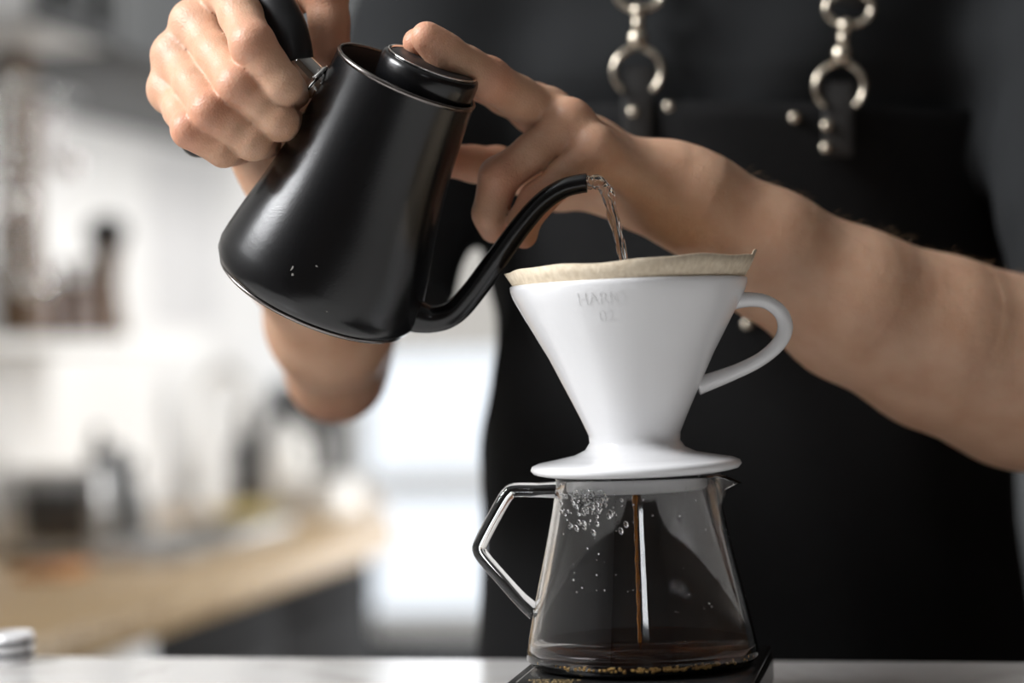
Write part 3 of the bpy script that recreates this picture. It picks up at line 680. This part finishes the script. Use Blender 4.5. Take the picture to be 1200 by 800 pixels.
# ------------------------------------------------------------------ signed distance modelling for the person
def V3(*p): return np.array(p, dtype=np.float32)
def PV(px, py, d): return np.array(P(px, py, d), dtype=np.float32)
def rc(p, a, b, ra, rb, flat=None):
    """tapered capsule; flat=(axis, k): distances along axis are divided by k (wider that way)"""
    a = np.asarray(a, np.float32); b = np.asarray(b, np.float32); ba = b - a
    q = p - a; h = np.clip((q @ ba) / max(float(ba @ ba), 1e-9), 0, 1)
    v = q - h[:, None] * ba
    if flat is not None:
        ax = np.asarray(flat[0], np.float32); ax = ax / np.linalg.norm(ax)
        v = v - (v @ ax)[:, None] * ax * (1 - 1 / flat[1])
    return np.sqrt((v * v).sum(1)) - (ra + (rb - ra) * h)
def smin(a, b, k):
    h = np.maximum(k - np.abs(a - b), 0) / k
    return np.minimum(a, b) - h * h * k * .25
def chain(p, J, R, k=.004):
    d = None
    for i in range(len(J) - 1):
        m = (np.asarray(J[i]) + np.asarray(J[i + 1])) / 2; rm = (R[i] + R[i + 1]) / 2 * .93
        for a, b, ra, rb in ((J[i], m, R[i], rm), (m, J[i + 1], rm, R[i + 1])):
            e = rc(p, a, b, ra, rb); d = e if d is None else smin(d, e, k)
    return d
def surface_nets(Fv, o, h):
    nx, ny, nz = Fv.shape; S = Fv < 0
    c = [S[i:nx - 1 + i, j:ny - 1 + j, k:nz - 1 + k] for i in (0, 1) for j in (0, 1) for k in (0, 1)]
    alls, anys = c[0].copy(), c[0].copy()
    for q in c[1:]: alls &= q; anys |= q
    act = anys & ~alls
    I = np.argwhere(act); idx = -np.ones(act.shape, np.int64); idx[act] = np.arange(len(I))
    corner = [(i, j, k) for i in (0, 1) for j in (0, 1) for k in (0, 1)]
    val = np.stack([Fv[I[:, 0] + i, I[:, 1] + j, I[:, 2] + k] for i, j, k in corner], 1)
    acc = np.zeros((len(I), 3)); cnt = np.zeros(len(I))
    for a in range(8):
        for b in range(a + 1, 8):
            ca, cb = np.array(corner[a]), np.array(corner[b])
            if np.abs(ca - cb).sum() != 1: continue
            va, vb = val[:, a], val[:, b]; x = (va < 0) != (vb < 0)
            t = np.where(x, va / np.where(x, va - vb, 1), 0)
            acc += np.where(x[:, None], ca + (cb - ca) * t[:, None], 0); cnt += x
    verts = o + (I + acc / cnt[:, None]) * h
    quads = []
    for ax in range(3):
        sl0 = [slice(1, -1)] * 3; sl0[ax] = slice(0, -1); sl1 = [slice(1, -1)] * 3; sl1[ax] = slice(1, None)
        a, b = S[tuple(sl0)], S[tuple(sl1)]
        E_ = np.argwhere(a != b); flip = a[a != b]
        base = E_.copy(); u, v = (ax + 1) % 3, (ax + 2) % 3
        base[:, u] += 1; base[:, v] += 1
        def g(du, dv):
            q = base.copy(); q[:, u] += du; q[:, v] += dv; return idx[q[:, 0], q[:, 1], q[:, 2]]
        Q = np.stack([g(-1, -1), g(0, -1), g(0, 0), g(-1, 0)], 1)
        Q[~flip] = Q[~flip][:, ::-1]; quads.append(Q)
    return verts, np.concatenate(quads)
def sdf_mesh(fn, lo, hi, h, coarse=4, far=.05):
    """evaluate fn only near its surface, then polygonise"""
    lo = np.array(lo, float); hi = np.array(hi, float)
    n = (np.ceil((hi - lo) / (h * coarse)).astype(int)) * coarse
    nc = n // coarse
    gc = np.stack(np.meshgrid(*[lo[i] + (np.arange(nc[i]) + .5) * h * coarse for i in range(3)], indexing='ij'), -1).reshape(-1, 3).astype(np.float32)
    dc = np.concatenate([fn(gc[i:i + 400000]) for i in range(0, len(gc), 400000)]).reshape(nc)
    near = np.abs(dc) < h * coarse * 1.6
    big = np.where(dc < 0, -far, far).astype(np.float32)
    Fv = np.repeat(np.repeat(np.repeat(big, coarse, 0), coarse, 1), coarse, 2)
    mask = np.repeat(np.repeat(np.repeat(near, coarse, 0), coarse, 1), coarse, 2)
    I = np.argwhere(mask); pts = (lo + (I + .5) * h).astype(np.float32)
    Fv[mask] = np.concatenate([fn(pts[i:i + 400000]) for i in range(0, len(pts), 400000)])
    return surface_nets(Fv, lo + .5 * h, h)
def np_obj(name, parts, m, parent=None):
    V = np.concatenate([p[0] for p in parts]); off = np.cumsum([0] + [len(p[0]) for p in parts])
    Q = np.concatenate([p[1] + off[i] for i, p in enumerate(parts)])
    me = bpy.data.meshes.new(name); me.vertices.add(len(V)); me.vertices.foreach_set('co', V.astype(np.float32).ravel())
    me.loops.add(len(Q) * 4); me.loops.foreach_set('vertex_index', Q.astype(np.int32).ravel())
    me.polygons.add(len(Q)); me.polygons.foreach_set('loop_start', np.arange(len(Q), dtype=np.int32) * 4)
    me.update(calc_edges=True); me.validate()
    me.polygons.foreach_set('use_smooth', [True] * len(me.polygons)); me.materials.append(m)
    o = bpy.data.objects.new(name, me); link(o, parent); return o, V

# joints: right hand (grips the handle) and left hand (steadies the lid)
RH = dict(
    index=([PV(268, -16, 1.014), PV(296, 52, .977), PV(331, 100, .980), PV(344, 109, 1.000)], [.0116, .0106, .0094, .0082]),
    middle=([PV(232, 30, 1.026), PV(279, 101, .981), PV(327, 142, .984), PV(341, 146, 1.006)], [.0114, .0103, .0090, .0080]),
    ring=([PV(209, 68, 1.029), PV(247, 131, .983), PV(296, 166, .986), PV(312, 168, 1.008)], [.0108, .0098, .0086, .0076]),
    little=([PV(203, 108, 1.029), PV(223, 152, .988), PV(262, 176, .989), PV(280, 177, 1.008)], [.0100, .0088, .0077, .0070]))
RTH = ([PV(352, 115, 1.066), PV(318, -12, 1.047), PV(382, -11, 1.028), PV(389, 62, 1.026)], [.0150, .0118, .0112, .0098])
RCAR = [PV(352, 150, 1.072), PV(345, 165, 1.077), PV(340, 180, 1.080), PV(332, 196, 1.080)]
LH = dict(
    index=([PV(628, 130, 1.062), PV(556, 92, 1.030), PV(508, 62, 1.010), PV(489, 50, 1.001)], [.0112, .0098, .0084, .0072]),
    middle=([PV(643, 136, 1.043), PV(572, 92, 1.012), PV(522, 62, .993), PV(500, 44, .988)], [.0116, .0104, .0090, .0078]),
    ring=([PV(668, 148, 1.030), PV(585, 207, 1.024), PV(574, 250, 1.028), PV(579, 268, 1.038)], [.0110, .0098, .0084, .0074]),
    little=([PV(697, 178, 1.024), PV(630, 234, 1.019), PV(613, 260, 1.022), PV(614, 276, 1.030)], [.0100, .0086, .0074, .0066]))
LTH = ([PV(748, 225, 1.082), PV(655, 216, 1.092), PV(582, 196, 1.074), PV(528, 188, 1.058)], [.0150, .0122, .0106, .0090])
LCAR = [PV(778, 211, 1.078), PV(780, 216, 1.067), PV(783, 223, 1.060), PV(787, 234, 1.054)]
REL, LEL = PV(394, 436, 1.315), PV(1315, 482, 1.16)
RSH, LSH = V3(-.008, 1.40, 1.475), V3(.375, 1.40, 1.475)
RWR, LWR = PV(345, 192, 1.080), PV(815, 238, 1.066)

def hand(p, fingers, thumb, car, dors):
    d = None
    for J, R in fingers.values():
        e = chain(p, J, R); d = e if d is None else smin(d, e, .0009)
    palm = None
    for (J, R), c in zip(fingers.values(), car):
        e = rc(p, c, J[0], .0130, R[0] * .96); palm = e if palm is None else smin(palm, e, .009)
        kn = rc(p, J[0] + dors * .0050, J[0] + dors * .0052, R[0] * .72, R[0] * .72); palm = smin(palm, kn, .009)
    tb = chain(p, thumb[0], thumb[1])
    mid = sum(c for c in car) / 4
    th = smin(tb, rc(p, thumb[0][0], mid, .0165, .0170), .014)
    web = rc(p, thumb[0][1], fingers['index'][0][0] * .55 + car[0] * .45, .0085, .0085)
    palm = smin(smin(palm, th, .012), web, .014)
    return smin(d, palm, .0075)
def r_arm(p):
    d = hand(p, RH, RTH, RCAR, np.array(-CR * .8 - fwd * .1 + CU * .4, dtype=np.float32))
    w_ = RWR; m1 = PV(356, 300, 1.185); m2 = PV(388, 378, 1.262)
    a = rc(p, (RCAR[1] + RCAR[2]) / 2, w_, .022, .0235)
    a = smin(a, rc(p, w_, m1, .0240, .0320), .02); a = smin(a, rc(p, m1, m2, .0320, .0365), .02)
    a = smin(a, rc(p, m2, REL, .0365, .0265), .02)
    a = smin(a, rc(p, REL, REL * .55 + RSH * .45, .0270, .042), .025)
    return smin(d, a, .018)
def l_arm(p):
    d = hand(p, LH, LTH, LCAR, np.array(CU * .8 - fwd * .5, dtype=np.float32))
    fx = (np.array(fwd * .9 - CU * .2, dtype=np.float32), 1.22)
    pts_ = [(LCAR[1] + LCAR[2]) / 2, LWR, PV(900, 297, 1.080), PV(1000, 358, 1.096), PV(1100, 402, 1.115), PV(1200, 438, 1.133), LEL]
    rr = [.0185, .0222, .0295, .0365, .0430, .0485, .0440]
    a = None
    for i in range(len(pts_) - 1):
        e = rc(p, pts_[i], pts_[i + 1], rr[i], rr[i + 1], fx); a = e if a is None else smin(a, e, .02)
    ul = rc(p, PV(846, 214, 1.066), PV(850, 216, 1.068), .0070, .0070); a = smin(a, ul, .010)      # wrist bone
    a = smin(a, rc(p, LEL, LEL * .5 + LSH * .5, .042, .046), .03)
    return smin(d, a, .018)
CX = .166
TZ = [.78, .90, .97, 1.05, 1.15, 1.25, 1.35, 1.44, 1.50, 1.535]
TA = [.186, .184, .178, .170, .170, .180, .194, .196, .150, .080]
TB_ = [.130, .128, .126, .121, .118, .124, .130, .118, .085, .062]
TY = [1.43, 1.43, 1.425, 1.42, 1.415, 1.41, 1.405, 1.41, 1.42, 1.425]
def torso(p, off=0.0, z0=.80, z1=1.53):
    a = np.interp(p[:, 2], TZ, TA) + off; b = np.interp(p[:, 2], TZ, TB_) + off; y = np.interp(p[:, 2], TZ, TY)
    q = np.sqrt(((p[:, 0] - CX) / a) ** 2 + ((p[:, 1] - y) / b) ** 2)
    d = (q - 1) * np.minimum(a, b)
    return np.maximum(d, np.maximum(p[:, 2] - z1, z0 - p[:, 2])).astype(np.float32)
HC = V3(CX, 1.385, 1.70)
def trunk(p):
    d = torso(p, -.012, .82, 1.52)
    d = smin(d, rc(p, V3(CX, 1.43, 1.47), V3(CX, 1.40, 1.62), .062, .056), .04)
    hd_ = rc(p, HC + V3(0, .02, .03), HC + V3(0, -.005, .0), .083, .078)                      # skull
    hd_ = smin(hd_, rc(p, HC + V3(0, -.03, -.02), HC + V3(0, -.052, -.085), .062, .036), .03)     # face and jaw
    hd_ = smin(hd_, rc(p, HC + V3(0, -.088, .0), HC + V3(0, -.106, -.033), .008, .012), .012)      # nose
    for s in (-1, 1):
        hd_ = smin(hd_, rc(p, HC + V3(.078 * s, .01, .0), HC + V3(.079 * s, .012, -.04), .014, .010, (V3(1, 0, 0), .5)), .008)   # ears
        eye = rc(p, HC + V3(.031 * s, -.094, .0), HC + V3(.032 * s, -.094, .0), .012, .012); hd_ = -smin(-hd_, eye, .01)
        hd_ = np.minimum(hd_, rc(p, HC + V3(.031 * s, -.079, .0), HC + V3(.031 * s, -.0795, .0), .0115, .0115))
    lips = rc(p, HC + V3(-.018, -.093, -.062), HC + V3(.018, -.093, -.062), .0055, .0055); hd_ = smin(hd_, lips, .008)
    d = smin(d, hd_, .03)
    for sh_, el in ((RSH, REL), (LSH, LEL)):
        d = smin(d, rc(p, sh_, el * .5 + sh_ * .5, .052, .044), .04)
    for s in (-1, 1):
        hip, kn, an = V3(CX + .09 * s, 1.43, .86), V3(CX + .10 * s, 1.42, .48), V3(CX + .11 * s, 1.45, .09)
        d = smin(d, rc(p, hip, kn, .080, .052), .05); d = smin(d, rc(p, kn, an, .050, .034), .03)
    return d
def wr(p, amp=.0022):
    x, y, z = p[:, 0], p[:, 1], p[:, 2]
    return amp * (np.sin(38 * x + 21 * z + 2 * np.sin(16 * z)) + np.sin(55 * z - 30 * x + 1.5 * np.sin(22 * x)) + .6 * np.sin(90 * z + 40 * y))
def shirt(p):
    d = torso(p, .004, .80, 1.53)
    for sh_, el, hem in ((RSH, REL, .80), (LSH, LEL, .82)):
        ax = (el - sh_) / np.linalg.norm(el - sh_); L = np.linalg.norm(el - sh_)
        s = rc(p, sh_, el, .066, .054); s = np.maximum(s, (p - sh_) @ ax - L * hem)
        d = smin(d, s, .035)
    d = smin(d, rc(p, V3(CX - .13, 1.41, 1.49), V3(CX + .13, 1.41, 1.49), .05, .05), .04)
    d = np.maximum(d, -rc(p, V3(CX, 1.41, 1.50), V3(CX, 1.37, 1.65), .060, .064))
    return d + wr(p, .0017)
def trous(p):
    d = torso(p, .002, .80, .90)
    for s in (-1, 1):
        hip, kn, an = V3(CX + .09 * s, 1.43, .84), V3(CX + .10 * s, 1.42, .48), V3(CX + .11 * s, 1.44, .10)
        d = smin(d, rc(p, hip, kn, .096, .072), .05); d = smin(d, np.maximum(rc(p, kn, an, .070, .062), .06 - p[:, 2]), .03)
    return d + wr(p, .0015)
hv = 0.00125
def bounds(ps, m): ps = np.stack(ps); return ps.min(0) - m, ps.max(0) + m
allj = lambda H, T: [j for J, R in H.values() for j in J] + list(T[0])
lo, hi = bounds(allj(RH, RTH) + RCAR + [RWR, REL, REL * .55 + RSH * .45], .052); mr = sdf_mesh(r_arm, lo, hi, hv)
lo, hi = bounds(allj(LH, LTH) + LCAR + [LWR, LEL, LEL * .5 + LSH * .5], .062); ml_ = sdf_mesh(l_arm, lo, hi, hv)
mt_ = sdf_mesh(trunk, (-.15, 1.15, .05), (.48, 1.62, 1.83), .006, 3)
person, PVs = np_obj('person', [mr, ml_, mt_], MT['skin'])
tag(person, 'person in charcoal shirt and black apron pouring water from the kettle', 'person')
fl_ = np.zeros(len(PVs), np.float32)
for H in (RH, LH):
    for J, R in H.values():
        for j, rr, amt in ((J[1], .010, .95), (J[3], .012, .45), (J[0], .014, .25)):
            fl_ = np.maximum(fl_, amt * np.exp(-(np.linalg.norm(PVs - j, axis=1) / rr) ** 2 * .9))
for T in (RTH, LTH):
    for j in T[0][2:]: fl_ = np.maximum(fl_, .5 * np.exp(-(np.linalg.norm(PVs - j, axis=1) / .016) ** 2))
fl_ = np.maximum(fl_, .45 * np.exp(-(np.linalg.norm(PVs - (REL + V3(0, 0, -.03)), axis=1) / .03) ** 2))
at_ = person.data.attributes.new('flush', 'FLOAT', 'POINT'); at_.data.foreach_set('value', fl_)
so, _ = np_obj('shirt', [sdf_mesh(shirt, (-.20, 1.05, .78), (.50, 1.60, 1.60), .0045, 3)], MT['shirt'], person)
to, _ = np_obj('trousers', [sdf_mesh(trous, (-.10, 1.25, .04), (.43, 1.62, .95), .008, 3)], MT['trousers'], person)
def hair_f(p):
    d = rc(p, HC + V3(0, .025, .038), HC + V3(0, -.005, .03), .090, .084)
    cut = rc(p, HC + V3(0, -.13, -.05), HC + V3(0, -.10, -.12), .10, .10)
    return np.maximum(np.maximum(d, -cut), HC[2] - .05 - p[:, 2])
np_obj('hair', [sdf_mesh(hair_f, HC - .14, HC + .16, .005, 3)], MT['hair'], person)
for s in (-1, 1):
    def shoe_f(p, s=s):
        d = rc(p, V3(CX + .11 * s, 1.47, .045), V3(CX + .12 * s, 1.30, .035), .045, .040)
        d = smin(d, rc(p, V3(CX + .11 * s, 1.46, .05), V3(CX + .11 * s, 1.46, .09), .042, .040), .02); return np.maximum(d, -p[:, 2])
    np_obj('shoe', [sdf_mesh(shoe_f, (CX + .11 * s - .08, 1.22, -.02), (CX + .11 * s + .08, 1.54, .16), .006, 3)], MT['leather'], person)

# apron over the front of the trunk
OFF = .0115
def torso_front(x, z, off=OFF):
    a = np.interp(z, TZ, TA) + off; b = np.interp(z, TZ, TB_) + off; y = np.interp(z, TZ, TY)
    return float(y - b * math.sqrt(max(0.0, 1 - ((x - CX) / a) ** 2)))
BIB = 1.326
V, Fc = [], []
NZ, NT = 70, 60
for j in range(NZ + 1):
    z = .52 + (BIB - .52) * j / NZ
    th = math.radians(float(np.interp(z, [.5, .98, 1.10, 1.20, BIB], [100, 100, 88, 60, 42])))
    a = float(np.interp(z, TZ, TA)) + OFF; b = float(np.interp(z, TZ, TB_)) + OFF; y = float(np.interp(z, TZ, TY))
    if z < .9: a += (.9 - z) * .06; b += (.9 - z) * .08
    for i in range(NT + 1):
        t = -th + 2 * th * i / NT
        e = .0018 * math.sin(9 * t + 5 * z) * math.sin(14 * z + 3 * t) + (.006 * math.sin(11 * t) * max(0, .95 - z) * 2)
        tilt = .010 * math.sin(t) if z > 1.25 else 0
        V.append((CX - .006 + (a + e) * math.sin(t), y - (b + e) * math.cos(t), z - tilt * (z - 1.25) / .08))
for j in range(NZ):
    for i in range(NT):
        q = j * (NT + 1) + i; Fc.append((q, q + 1, q + NT + 2, q + NT + 1))
ap = mesh_obj('apron', V, Fc, MT['apron'], person); m_ = ap.modifiers.new('s', 'SOLIDIFY'); m_.thickness = .0022; m_.offset = 1
def ap_pt(px, py, out=.004):
    d = 1.28
    for _ in range(8):
        q = P(px, py, d); y = torso_front(q.x, min(q.z, 1.44)) - out; d += y - q.y
    return P(px, py, d)
FB = Matrix(((CR.x, CU.x, -fwd.x, 0), (CR.y, CU.y, -fwd.y, 0), (CR.z, CU.z, -fwd.z, 0), (0, 0, 0, 1)))   # faces the camera side of the room
def fmat(px, py, out, rz=0): return Matrix.Translation(ap_pt(px, py, out)) @ Matrix.Rotation(-.10, 4, 'Z') @ FB @ Matrix.Rotation(rz, 4, 'Z')
def rivet(px, py, out=.004, r=.0040):
    o = lathe('rivet', [(0, .0030), (r * .55, .0026), (r * .9, .0012), (r, 0), (r, -.004), (0, -.004)], MT['nickel'], ap, n=24); o.matrix_world = fmat(px, py, out)
def strap_clip(cx, cy, tw, dz, hookx):
    """leather tab, open ring and snap hook; (cx, cy) is the centre of the big ring"""
    bm = bmesh.new(); add_box(bm, (0, -.020, 0), (tw, .046, .004)); o = bm_obj('leather_tab', bm, MT['leather'], ap, bevel=.0012); o.matrix_world = fmat(cx + dz, cy, .005)
    torus('ring', fmat(cx, cy, .009, math.radians(-28)), 0.0148, .0021, MT['nickel'], ap, arc=(math.radians(-25), math.radians(262)))
    bm = bmesh.new()
    bmesh.ops.create_uvsphere(bm, u_segments=20, v_segments=12, radius=.0062, matrix=Matrix.Translation((hookx * .3, .0195, .003)) @ Matrix.Diagonal((1, 1.15, .9, 1)))
    bmesh.ops.create_cone(bm, cap_ends=True, segments=20, radius1=.0036, radius2=.0036, depth=.012, matrix=Matrix.Translation((hookx * .6, .029, .002)) @ Matrix.Rotation(PI / 2, 4, 'X'))
    bmesh.ops.create_uvsphere(bm, u_segments=20, v_segments=12, radius=.0055, matrix=Matrix.Translation((hookx, .037, .002)))
    o = bm_obj('snap_hook', bm, MT['nickel'], ap, smooth=True); o.matrix_world = fmat(cx, cy, .009)
    torus('strap_ring', fmat(cx, cy, .009) @ Matrix.Translation((hookx * 1.6, .048, .001)), .0140, .0024, MT['nickel'], ap, sy=.72)
strap_clip(747, 84, .0185, 0, .0008); strap_clip(984, 102, .0185, -2, .0035)
for q in [(742, 131), (784, 125), (931, 138), (969, 147), (968, 173), (876, 380)]: rivet(*q, out=.010 if q[0] in (742, 969, 968) else .003)
for bx, by, sx in ((750, 2, .10), (990, 20, .235)):
    b0 = ap_pt(bx, by - 14, .006); pl = [b0]
    for z in (1.41, 1.45, 1.49): pl.append(Vector((b0.x + (sx - b0.x) * (z - b0.z) / (1.5 - b0.z), torso_front(b0.x, z, .018) - .004, z)))
    pl += [Vector((sx, 1.37, 1.545)), Vector((sx, 1.43, 1.556)), Vector((sx, 1.50, 1.52)), Vector((sx, 1.545, 1.42))]
    tube('strap', pl, .0018, MT['leather'], ap, n=12, sub=6, flat=((1, 0, 0), 6.5))

# fine hair on the left forearm
rnd = random.Random(5); Vh, Fh = [], []
e2, e1 = np.array(P(1200, 438, 1.133)), np.array(P(840, 250, 1.07))
axv = (e2 - e1) / np.linalg.norm(e2 - e1)
me_ = person.data
base = len(mr[0]); cand = ml_[0]
tpar = (cand - e1) @ axv; ok = np.where((tpar > 0) & (tpar < np.linalg.norm(e2 - e1)))[0]
cen = e1 + np.outer(tpar, axv)
for k in range(1400):
    i = rnd.choice(ok); p = Vector(cand[i]); nrm = Vector(cand[i] - cen[i]).normalized()
    if nrm.dot(CU) < .15 or rnd.random() > nrm.dot(CU) + .1: continue
    dirv = (nrm * .45 - Vector(axv) * .15 + Vector(axv) * rnd.uniform(.3, .9) + Vector((0, 0, -.1)) + Vector((rnd.uniform(-.3, .3), rnd.uniform(-.3, .3), rnd.uniform(-.3, .3)))).normalized()
    L = rnd.uniform(.005, .011); side = dirv.cross(fwd).normalized() * .00005; o2 = dirv.cross(side).normalized() * .00005
    b0 = len(Vh); mid_ = p + dirv * L * .55 + nrm * L * .08; end = p + dirv * L - Vector((0, 0, L * .12)); s0 = p - nrm * .0008
    for q in (s0, mid_): Vh += [q + side, q - side * .5 + o2, q - side * .5 - o2]
    Vh.append(end)
    for a, b in ((0, 1), (1, 2), (2, 0)): Fh.append((b0 + a, b0 + b, b0 + 3 + b, b0 + 3 + a)); Fh.append((b0 + 3 + a, b0 + 3 + b, b0 + 6))
hh = mesh_obj('arm_hair', Vh, Fh, MT['armhair'], person); hh['kind'] = 'stuff'
